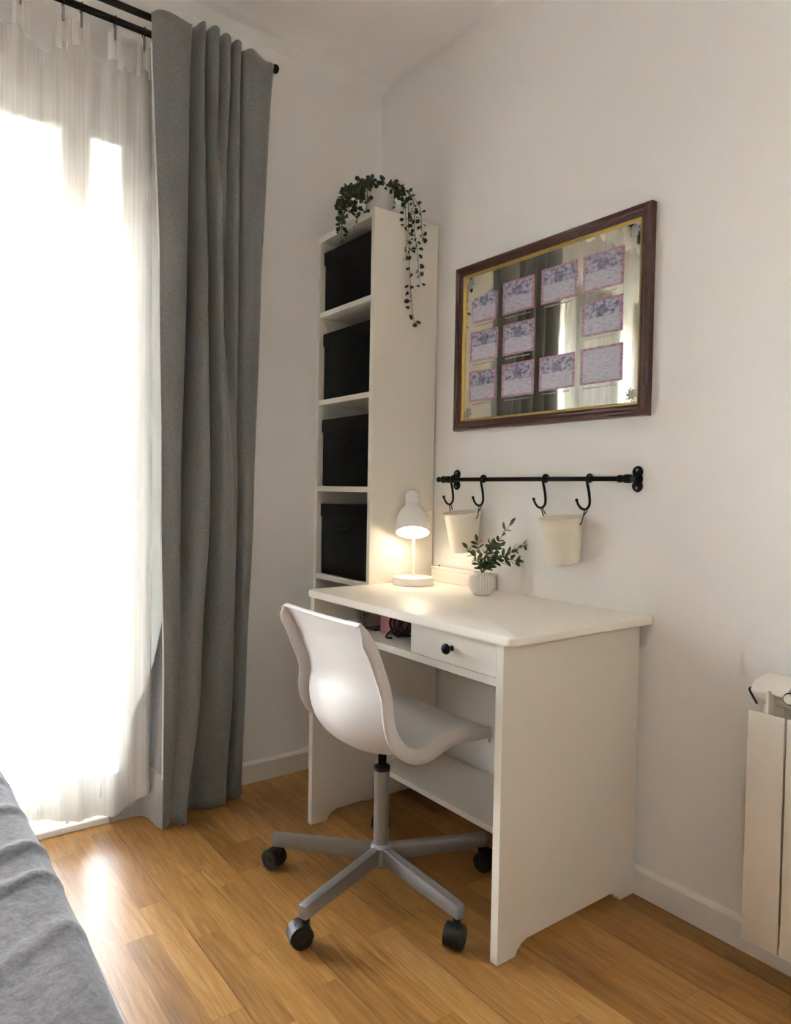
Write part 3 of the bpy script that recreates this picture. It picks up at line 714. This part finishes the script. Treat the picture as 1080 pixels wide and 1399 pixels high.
# ================================================================ TRAILING PLANT
PX, PY = .285, -.205
t = thing('trailing_plant', 'trailing green plant in a white pot on top of the bookcase', 'plant', (PX, PY, 2.021))
b = NB(); lathe(b, [(0, 2.0215), (.040, 2.0215), (.043, 2.024), (.0515, 2.118), (.053, 2.12), (.053, 2.124), (.050, 2.125), (.048, 2.118), (.046, 2.112), (0, 2.11)], (PX, PY, 0), seg=40); obj('pot', b, M_pot, t, True, 50)
b = NB(); lathe(b, [(.0, 2.1105), (.03, 2.114), (.0465, 2.1125)], (PX, PY, 0), seg=30); obj('soil', b, M_soil, t, True)
random.seed(3)
def vine(pts, dens=.012, L=.018, r=.0014):
    pts = smoothpts(pts, 8); b = NB(); tube(b, pts, r, 5, .6); v = obj('vine', b, M_stem, t, True)
    b = NB(); tot = 0
    for i in range(1, len(pts)):
        tot += (pts[i]-pts[i-1]).length
        if tot > dens:
            tot = 0
            for q in range(2):
                d = Vector((random.uniform(-1, 1), random.uniform(-1, 1), random.uniform(-.7, .6))).normalized()
                pz = pts[i]+d*.006
                leaf(b, pz, d, Vector((random.uniform(-.2, 1), random.uniform(-1, .2), random.uniform(-.2, .6))).normalized(), L*random.uniform(.7, 1.2), L*.85*random.uniform(.7, 1.1), .1, .1)
    obj('leaves', b, M_leaf, v, True)
Z = 2.118
# crown around the rim
for k in range(9):
    a = 2*pi*k/9; r0 = .03; p0 = Vector((PX+r0*math.cos(a), PY+r0*math.sin(a), Z))
    vine([p0, p0+Vector((.02*math.cos(a), .02*math.sin(a), .018)), p0+Vector((.045*math.cos(a+.4), .045*math.sin(a+.4), .012)), p0+Vector((.06*math.cos(a+.7), .06*math.sin(a+.7), -.012))], .009, .018)
# cascade towards the window / front
def cas(dx, dy, drop, j=0, dens=.011):
    d = Vector((dx, dy, 0)); p0 = Vector((PX, PY, Z))+d*.035/d.length
    vine([p0, p0+d*.3+Vector((0, 0, .022)), p0+d*.75+Vector((0, 0, .006)), p0+d+Vector((0, 0, -.03)), p0+d*1.05+Vector((.004*j, -.003, -.03-drop*.5)), p0+d*1.02+Vector((-.006, 0, -.03-drop))], dens)
cas(-.10, -.045, .03); cas(-.075, -.07, .05, 1); cas(-.055, -.085, .09, 2); cas(-.025, -.095, .13, 1); cas(-.002, -.09, .03); cas(-.12, -.02, .0); cas(-.05, -.06, .02); cas(-.085, -.03, .01); cas(.012, -.088, .04)
cas(-.035, -.088, .16, 2, .018); cas(.045, -.066, .07, 1); cas(.03, -.08, .12, -1, .013); cas(-.06, -.075, .06, 1)
# long trails down the side panel
vine([(PX+.035, PY+.01, Z), (PX+.07, PY+.03, Z+.012), (PX+.103, PY+.045, Z-.04), (.389, -.155, 2.0), (.391, -.150, 1.92), (.390, -.147, 1.84), (.392, -.140, 1.76), (.390, -.132, 1.70), (.391, -.118, 1.655)], .021, .018)
vine([(PX+.035, PY+.02, Z), (PX+.07, PY+.05, Z+.006), (PX+.105, PY+.075, Z-.05), (.388, -.128, 1.99), (.391, -.115, 1.91), (.392, -.108, 1.85), (.391, -.100, 1.80)], .017, .018)
vine([(PX+.035, PY+.0, Z), (PX+.07, PY+.02, Z+.01), (PX+.106, PY+.03, Z-.05), (.389, -.165, 2.0), (.391, -.160, 1.94), (.391, -.164, 1.87)], .017, .018)
vine([(PX+.03, PY+.02, Z), (PX+.06, PY+.07, Z+.008), (PX+.10, PY+.10, Z-.05), (.389, -.095, 1.99), (.391, -.09, 1.94)], .013, .018)

# ================================================================ CURTAIN RODS
RH = 2.493
t = thing('curtain_rod', 'black double curtain rod above the balcony door', 'curtain rod', (.1, -1.7, RH))
b = NB(); cyl(b, (.06, -2.95, RH), (.06, -.60, RH), .0105, seg=20); obj('rod', b, M_rod, t, True)
b = NB(); cyl(b, (.14, -2.95, RH), (.14, -.565, RH), .0105, seg=20); obj('rod', b, M_rod, t, True)
for y, s in ((-.565, 1), (-2.95, -1)):
    b = NB(); lathe(b, [(0, 0), (.0105, 0), (.0135, .003), (.0135, .008), (.012, .012), (.0145, .018), (.0145, .026), (.011, .031), (0, .032)], (.14, y, RH), (0, s, 0), 24); obj('finial', b, M_rod, t, True, 50)
for y in (-.62, -1.75, -2.88):
    b = NB(); bx(b, 0, .005, y-.015, y+.015, RH-.05, RH+.03, .002); bx(b, .004, .15, y-.005, y+.005, RH-.022, RH-.012, .001); obj('bracket', b, M_rod, t)

# ================================================================ SHEER CURTAIN
t = thing('sheer_curtain', 'long white sheer curtain hanging from clip rings in front of the balcony door', 'curtain', (.07, -1.7, 0))
ys = []; y = -.935
N = 420; Y0, Y1 = -.935, -2.62
tabs = [-.958, -1.045, -1.142, -1.192, -1.305, -1.395, -1.50, -1.61, -1.72, -1.83, -1.94, -2.05, -2.16, -2.27, -2.38, -2.49, -2.6]
def sheer_pt(s, z):
    """s 0..1 along the cloth. A z-fold over s .12-.20"""
    yy = Y0+(Y1-Y0)*s
    zz = min(1, z/2.35)
    amp = .006+.010*(1-zz)
    x = .066+amp*math.sin(s*95+math.sin(s*17)*2.2)+.004*math.sin(s*210+z*2)+.006*math.sin(s*41+z*1.3)
    yy += .006*math.sin(s*60+z*1.1)*(1-zz*.7)
    x += .034*math.exp(-(s/.10)**2)*(1-zz)**1.5
    return Vector((max(x, .046), yy, z))
def top_z(yv):
    ds = sorted((abs(yv-q), q) for q in tabs)[:2]; d0 = ds[0][0]
    return 2.372-.022*min(1, d0/.045)**1.3-.02*(1 if yv < -1.22 and yv > -1.30 else 0)*min(1, d0/.03)
def bot_z(s):
    return .062+.02*math.sin(s*23+2.5)+(.03*math.exp(-(s/.03)**2))
NZ = 46
def sheet(s0, s1, n, z0f, z1f, dx=0, yfun=None, nz=NZ):
    rows = []
    for i in range(n+1):
        s = s0+(s1-s0)*i/n; col = []
        for k in range(nz+1):
            p = sheer_pt(s, 1.0); zt = z1f(p.y) if callable(z1f) else z1f; zb = z0f(s) if callable(z0f) else z0f
            z = zb+(zt-zb)*k/nz; p = sheer_pt(s, z)
            if yfun: p = yfun(s, p)
            col.append(p+Vector((dx, 0, 0)))
        rows.append(col)
    return rows
uvf = lambda s0, s1, n, nz: (lambda i, k: (1.75*(s0+(s1-s0)*i/n), 2.3*k/nz))
b = NB(); grid(b, sheet(0, 1, N, bot_z, top_z), uvf(0, 1, N, NZ)); obj('voile_panel', b, M_sheer, t, True, 180)
b = NB(); grid(b, sheet(0, 1, N, bot_z, lambda y_: bot_z((y_-Y0)/(Y1-Y0))+.055, .0018, nz=2), lambda i, k: (1.75*i/N, .02*k)); obj('hem', b, M_sheer, t, True, 180)
b = NB(); grid(b, sheet(0, 1, N, lambda s: top_z(Y0+(Y1-Y0)*s)-.045, top_z, .0018, nz=2), lambda i, k: (1.75*i/N, .02*k)); obj('header', b, M_sheer, t, True, 180)
# gathered folds lying behind the main layer: one narrow by the edge that spreads towards the floor, two by the door stile
def fold1(s, p):
    q = s/.12; zz = min(1, p.z/2.35); return Vector((.054+.005*math.sin(q*19)+.024*(1-zz)**2, -.932-q*(.022+.135*(1-zz)**1.1), p.z))
b = NB(); grid(b, sheet(0, .12, 40, .10, 2.30, yfun=fold1), uvf(0, .12, 40, NZ)); obj('fold', b, M_sheer, t, True, 180)
def fold2(s, p):
    q = (s-.12)/.06; return Vector((.050+.005*math.sin(q*15), -1.10-q*.075+.004*math.sin(p.z*2), p.z))
b = NB(); grid(b, sheet(.12, .18, 30, .035, 2.3, yfun=fold2), uvf(.12, .18, 30, NZ)); obj('fold', b, M_sheer, t, True, 180)
for k, yt in enumerate(tabs):
    b = NB()
    for sg in (-1, 1):
        w0, w1 = .004, .024
        rows = []
        for i in range(5):
            u = i/4; z = 2.345+u*(.105)
            ya = yt+sg*(w0+(.0)*u); yb = yt+sg*(w1-.002*u)
            dz = -.012*max(0, u-.75)*4*(0)
            rows.append([Vector((.066+.006*math.sin(v*pi), ya+(yb-ya)*v, z-(.014*(1-v) if i == 4 else 0))) for v in (0, .33, .66, 1)])
        grid(b, rows, lambda i, j: (j*.008, i*.02))
    rows = [[Vector((.064, yt+v*.010, 2.345+u*.085)) for v in (-1, 0, 1)] for u in (0, .5, 1)]
    grid(b, rows, lambda i, j: (j*.008, i*.02))
    tb = obj('tab', b, M_tab, t, True, 180)
ordw = 'first second third fourth fifth sixth seventh eighth ninth tenth eleventh twelfth thirteenth fourteenth fifteenth sixteenth seventeenth'.split()
for k, yt in enumerate(tabs):
    r = thing('clip_ring', ordw[k]+' black clip ring from the grey curtain on the rod of the sheer curtain', 'curtain ring', (.06, yt, RH), 'clip rings on the sheer curtain rod')
    b = NB(); torus(b, (.06, yt, RH-.0035), (0, 1, 0), .0155, .0016); obj('ring', b, M_rod, r, True)
    b = NB(); bx(b, .060, .0675, yt-.0035, yt+.0035, RH-.062, RH-.02, .0015); obj('clip', b, M_grey, r)

# ================================================================ GREY CURTAIN
t = thing('grey_curtain', 'heavy grey pleated linen curtain drawn to the right of the window', 'curtain', (.14, -.76, 0))
# levels: list of (y, x) control points at heights, same count on every level
lv = {
 2.515: [(-.972, .130), (-.950, .150), (-.915, .163), (-.880, .168), (-.856, .150), (-.846, .115), (-.838, .112), (-.826, .160), (-.812, .168), (-.804, .120), (-.798, .118), (-.786, .168), (-.768, .172), (-.760, .120), (-.752, .118), (-.742, .165), (-.728, .170), (-.718, .120), (-.708, .165), (-.692, .168), (-.684, .122), (-.668, .160), (-.650, .168), (-.628, .160), (-.600, .150), (-.578, .145), (-.565, .125)],
 2.36: [(-.960, .130), (-.940, .152), (-.905, .166), (-.875, .168), (-.850, .150), (-.842, .110), (-.834, .105), (-.818, .160), (-.806, .165), (-.800, .110), (-.793, .106), (-.776, .175), (-.762, .175), (-.758, .115), (-.750, .112), (-.733, .168), (-.722, .170), (-.716, .112), (-.700, .160), (-.686, .162), (-.676, .120), (-.664, .158), (-.642, .164), (-.620, .158), (-.596, .152), (-.575, .145), (-.562, .120)],
 1.80: [(-.934, .150), (-.915, .165), (-.885, .178), (-.862, .176), (-.848, .150), (-.838, .105), (-.828, .100), (-.816, .160), (-.800, .184), (-.788, .170), (-.780, .115), (-.768, .110), (-.758, .160), (-.744, .178), (-.732, .160), (-.726, .115), (-.715, .105), (-.700, .125), (-.694, .160), (-.680, .165), (-.670, .135), (-.655, .150), (-.635, .155), (-.618, .152), (-.600, .148), (-.588, .140), (-.575, .115)],
 1.05: [(-.926, .158), (-.908, .166), (-.890, .172), (-.872, .168), (-.858, .140), (-.850, .105), (-.840, .105), (-.822, .160), (-.802, .190), (-.780, .188), (-.768, .140), (-.758, .112), (-.748, .130), (-.730, .170), (-.712, .178), (-.698, .172), (-.690, .165), (-.678, .160), (-.670, .150), (-.664, .112), (-.656, .110), (-.648, .130), (-.638, .145), (-.628, .148), (-.616, .145), (-.604, .135), (-.590, .110)],
 0.45: [(-.918, .172), (-.905, .178), (-.892, .182), (-.880, .180), (-.872, .170), (-.862, .165), (-.850, .170), (-.836, .180), (-.820, .192), (-.806, .188), (-.794, .160), (-.782, .120), (-.770, .115), (-.748, .150), (-.728, .168), (-.708, .170), (-.692, .166), (-.682, .160), (-.676, .140), (-.672, .100), (-.664, .098), (-.656, .120), (-.648, .135), (-.640, .138), (-.632, .135), (-.622, .128), (-.608, .105)],
 0.004: [(-.925, .192), (-.915, .186), (-.905, .180), (-.898, .172), (-.892, .168), (-.884, .172), (-.876, .182), (-.866, .192), (-.856, .196), (-.846, .186), (-.834, .140), (-.820, .100), (-.800, .095), (-.770, .120), (-.745, .135), (-.722, .140), (-.702, .138), (-.690, .130), (-.684, .110), (-.680, .082), (-.672, .080), (-.662, .098), (-.652, .108), (-.644, .110), (-.636, .108), (-.626, .100), (-.612, .080)],
}
lv[2.515] = [(y, .160+(x-.105)*.55) for y, x in lv[2.515]]
lv[2.36] = [(y, .130+(x-.105)*.75) for y, x in lv[2.36]]
hs = sorted(lv)
def lvl(z):
    for a, c in zip(hs, hs[1:]):
        if z <= c+1e-9:
            u = (z-a)/(c-a); u = u*u*(3-2*u) if c < 2 else u
            return [(p[0]*(1-u)+q[0]*u, p[1]*(1-u)+q[1]*u) for p, q in zip(lv[a], lv[c])]
    return lv[hs[-1]]
def curtain_rows(nz, z0, z1, dx=0):
    rows = []
    for k in range(nz+1):
        z = z0+(z1-z0)*k/nz
        pts = smoothpts([Vector((x, y, 0)) for y, x in lvl(z)], 5)
        n_ = len(pts)
        rows.append([Vector((p.x+dx+.0012*math.sin(z*9+i*.4), p.y, z+(((.012*math.sin(i*.23+.5)) if i < 25 else (-.006*math.sin((i-25)*.35)))*max(0, (z-2.40)/.115)-((.026*(1-i/20) if i < 20 else 0)+.008+.03*max(0, i/130-.5)*2)*max(0, (z-2.40)/.115) if z > 2.4 else 0))) for i, p in enumerate(pts)])
    return rows
b = NB(); cr = curtain_rows(70, .004, 2.515); grid(b, cr)
c = obj('curtain_panel', b, M_curt, t, True, 180)
m_ = c.modifiers.new('solid', 'SOLIDIFY'); m_.thickness = .003; m_.offset = 0
# flap behind the leading edge, turned back towards the door
def flap(z0, z1, nz, nm, mt, off=0):
    rows = []
    for k in range(nz+1):
        z = z0+(z1-z0)*k/nz; p0 = lvl(z)[0]; s = max(0, min(1, 1-z/.75)); s = s*s*(3-2*s)
        q = .03*(1-s); ctl = [Vector((p0[1]-.002, p0[0]-.0005, z)), Vector((p0[1]-.03, p0[0]+q*.5-.008*s, z)), Vector((.12-.03*s, p0[0]+q-.012*s, z)), Vector((.105-.05*s, p0[0]+q-.035*s, z)), Vector((.10-.048*s, p0[0]+q-(.12+.012*math.sin(z*22))*s, z))]
        if z < .3:
            for q in ctl[1:]: q.x = max(q.x, .049)
        rows.append([q+Vector((off, 0, 0)) for q in smoothpts(ctl, 6)])
    b = NB(); grid(b, rows); return obj(nm, b, mt, t, True, 180)
flap(.16, 2.45, 40, 'return_flap', M_curt)
flap(.004, .17, 8, 'turned_hem', M_line, .0015)
b = NB(); tube(b, [Vector((lvl(z)[0][1]+.001, lvl(z)[0][0]-.0015, z)) for z in [.16+.03*k for k in range(76)]], .0028, 6); obj('edge_piping', b, M_pipe, t, True)

# ================================================================ RADIATOR
t = thing('radiator', 'cream aluminium column radiator mounted on the right wall', 'radiator', (1.85, -.08, .1))
for k in range(7):
    x0 = 1.5975+k*.081; x1 = x0+.0775; xm = (x0+x1)/2
    b = NB()
    # front plate
    pts = []
    bx(b, x0, x1, -.125, -.119, .098, .606, .0028)
    bx(b, xm-.003, xm+.003, -.122, -.045, .10, .655, .001)                    # centre fin
    bx(b, xm-.026, xm+.026, -.095, -.06, .09, .62, .01)                       # water tube
    prism(b, [(x0+.001, -.118, .648), (x0+.001, -.112, .660), (x0+.001, -.098, .668), (x0+.001, -.04, .676), (x0+.001, -.034, .672), (x0+.001, -.034, .664), (x0+.001, -.10, .655), (x0+.001, -.108, .646)], (x1-x0-.002, 0, 0))
    sec = obj('section', b, M_rad, t, True, 30)
for z in (.13, .635):
    b = NB(); cyl(b, (1.59, -.075, z), (2.17, -.075, z), .02); obj('manifold', b, M_rad, t, True)
b = NB(); tube(b, smoothpts([(1.596, -.100, .652), (1.594, -.113, .649), (1.599, -.118, .643), (1.608, -.119, .630), (1.614, -.118, .621)]), .0026, 8); obj('bleed_valve', b, M_dark, t, True)
b = NB(); lathe(b, [(0, 0), (.011, 0), (.011, .006), (.009, .008), (0, .008)], (1.682, -.119, .648), (0, -1, 0), 24); cp = obj('cap', b, M_rad, t, True)
b = NB(); torus(b, (1.682, -.121, .648), (0, 1, 0), .0118, .0016); obj('cap_ring', b, M_dark, cp, True)
b = NB()
for x in (1.66, 2.05): bx(b, x-.01, x+.01, -.05, 0, .56, .60)
obj('wall_bracket', b, M_rad, t)

# ================================================================ BED AND BLANKET
t = thing('bed', 'low bed beside the camera, covered by the dark grey blanket', 'bed', (1.3, -1.95, 0))
b = NB(); bx(b, .36, 2.24, -2.42, -1.46, .10, .25, .01); obj('bed_base', b, M_lam, t)
b = NB(); bx(b, .36, 2.24, -2.42, -1.452, .25, .43, .04, 4); obj('mattress', b, M_cer, t, True)
for x, y in ((.42, -2.36), (2.18, -2.36), (.42, -1.52), (2.18, -1.52)):
    b = NB(); bx(b, x-.025, x+.025, y-.025, y+.025, 0, .10, .003); obj('leg', b, M_lam, t)
def fold_h(x, y):
    h = 0
    for (a, px, wdt, amp) in ((.45, 1.02, .016, .012), (.3, 1.14, .014, .010), (.62, 1.28, .02, .007), (.25, .86, .018, .010), (.1, .70, .02, .008)):
        d = (x-px)+(y+1.46)*a; h += amp*math.exp(-(d/wdt)**2)*(.35+.65*math.exp(-((y+1.47)/.16)**2))
    return h
rows = []
NX = 190
for i in range(NX+1):
    x = .33+(2.28-.33)*i/NX; row = []
    wob = .003*math.sin(x*7)+.001*math.sin(x*19+1)
    prof_ = []
    for k in range(16): prof_.append((-1.401+wob*.5-.0012*k, .13+.018*k+.0*k))       # hanging side
    for k in range(9):
        a = pi/2*k/8; prof_.append((-1.419-.045+.045*math.cos(a), .40+.055*math.sin(a)))
    for k in range(1, 60): prof_.append((-1.464-.0162*k, .455))
    for j, (yy, zz) in enumerate(prof_):
        h = fold_h(x, yy-.07)
        if j < 16: row.append(Vector((x, yy+wob+h*.15-.004*math.sin(x*24)*(1-j/16), zz)))
        elif j < 25:
            a = pi/2*(j-16)/8; row.append(Vector((x, yy+wob*math.cos(a)+h*math.cos(a)*.15, zz+h*math.sin(a)*.8)))
        else: row.append(Vector((x, yy, zz+h*.9+.003*math.sin(x*9+yy*13))))
    rows.append(row)
b = NB(); grid(b, rows)
bl = tag(obj('fleece_blanket', b, M_fleece, None, True, 180), 'dark grey fleece blanket spread over the bed in the lower left corner', 'blanket')
m_ = bl.modifiers.new('solid', 'SOLIDIFY'); m_.thickness = .006; m_.offset = 1
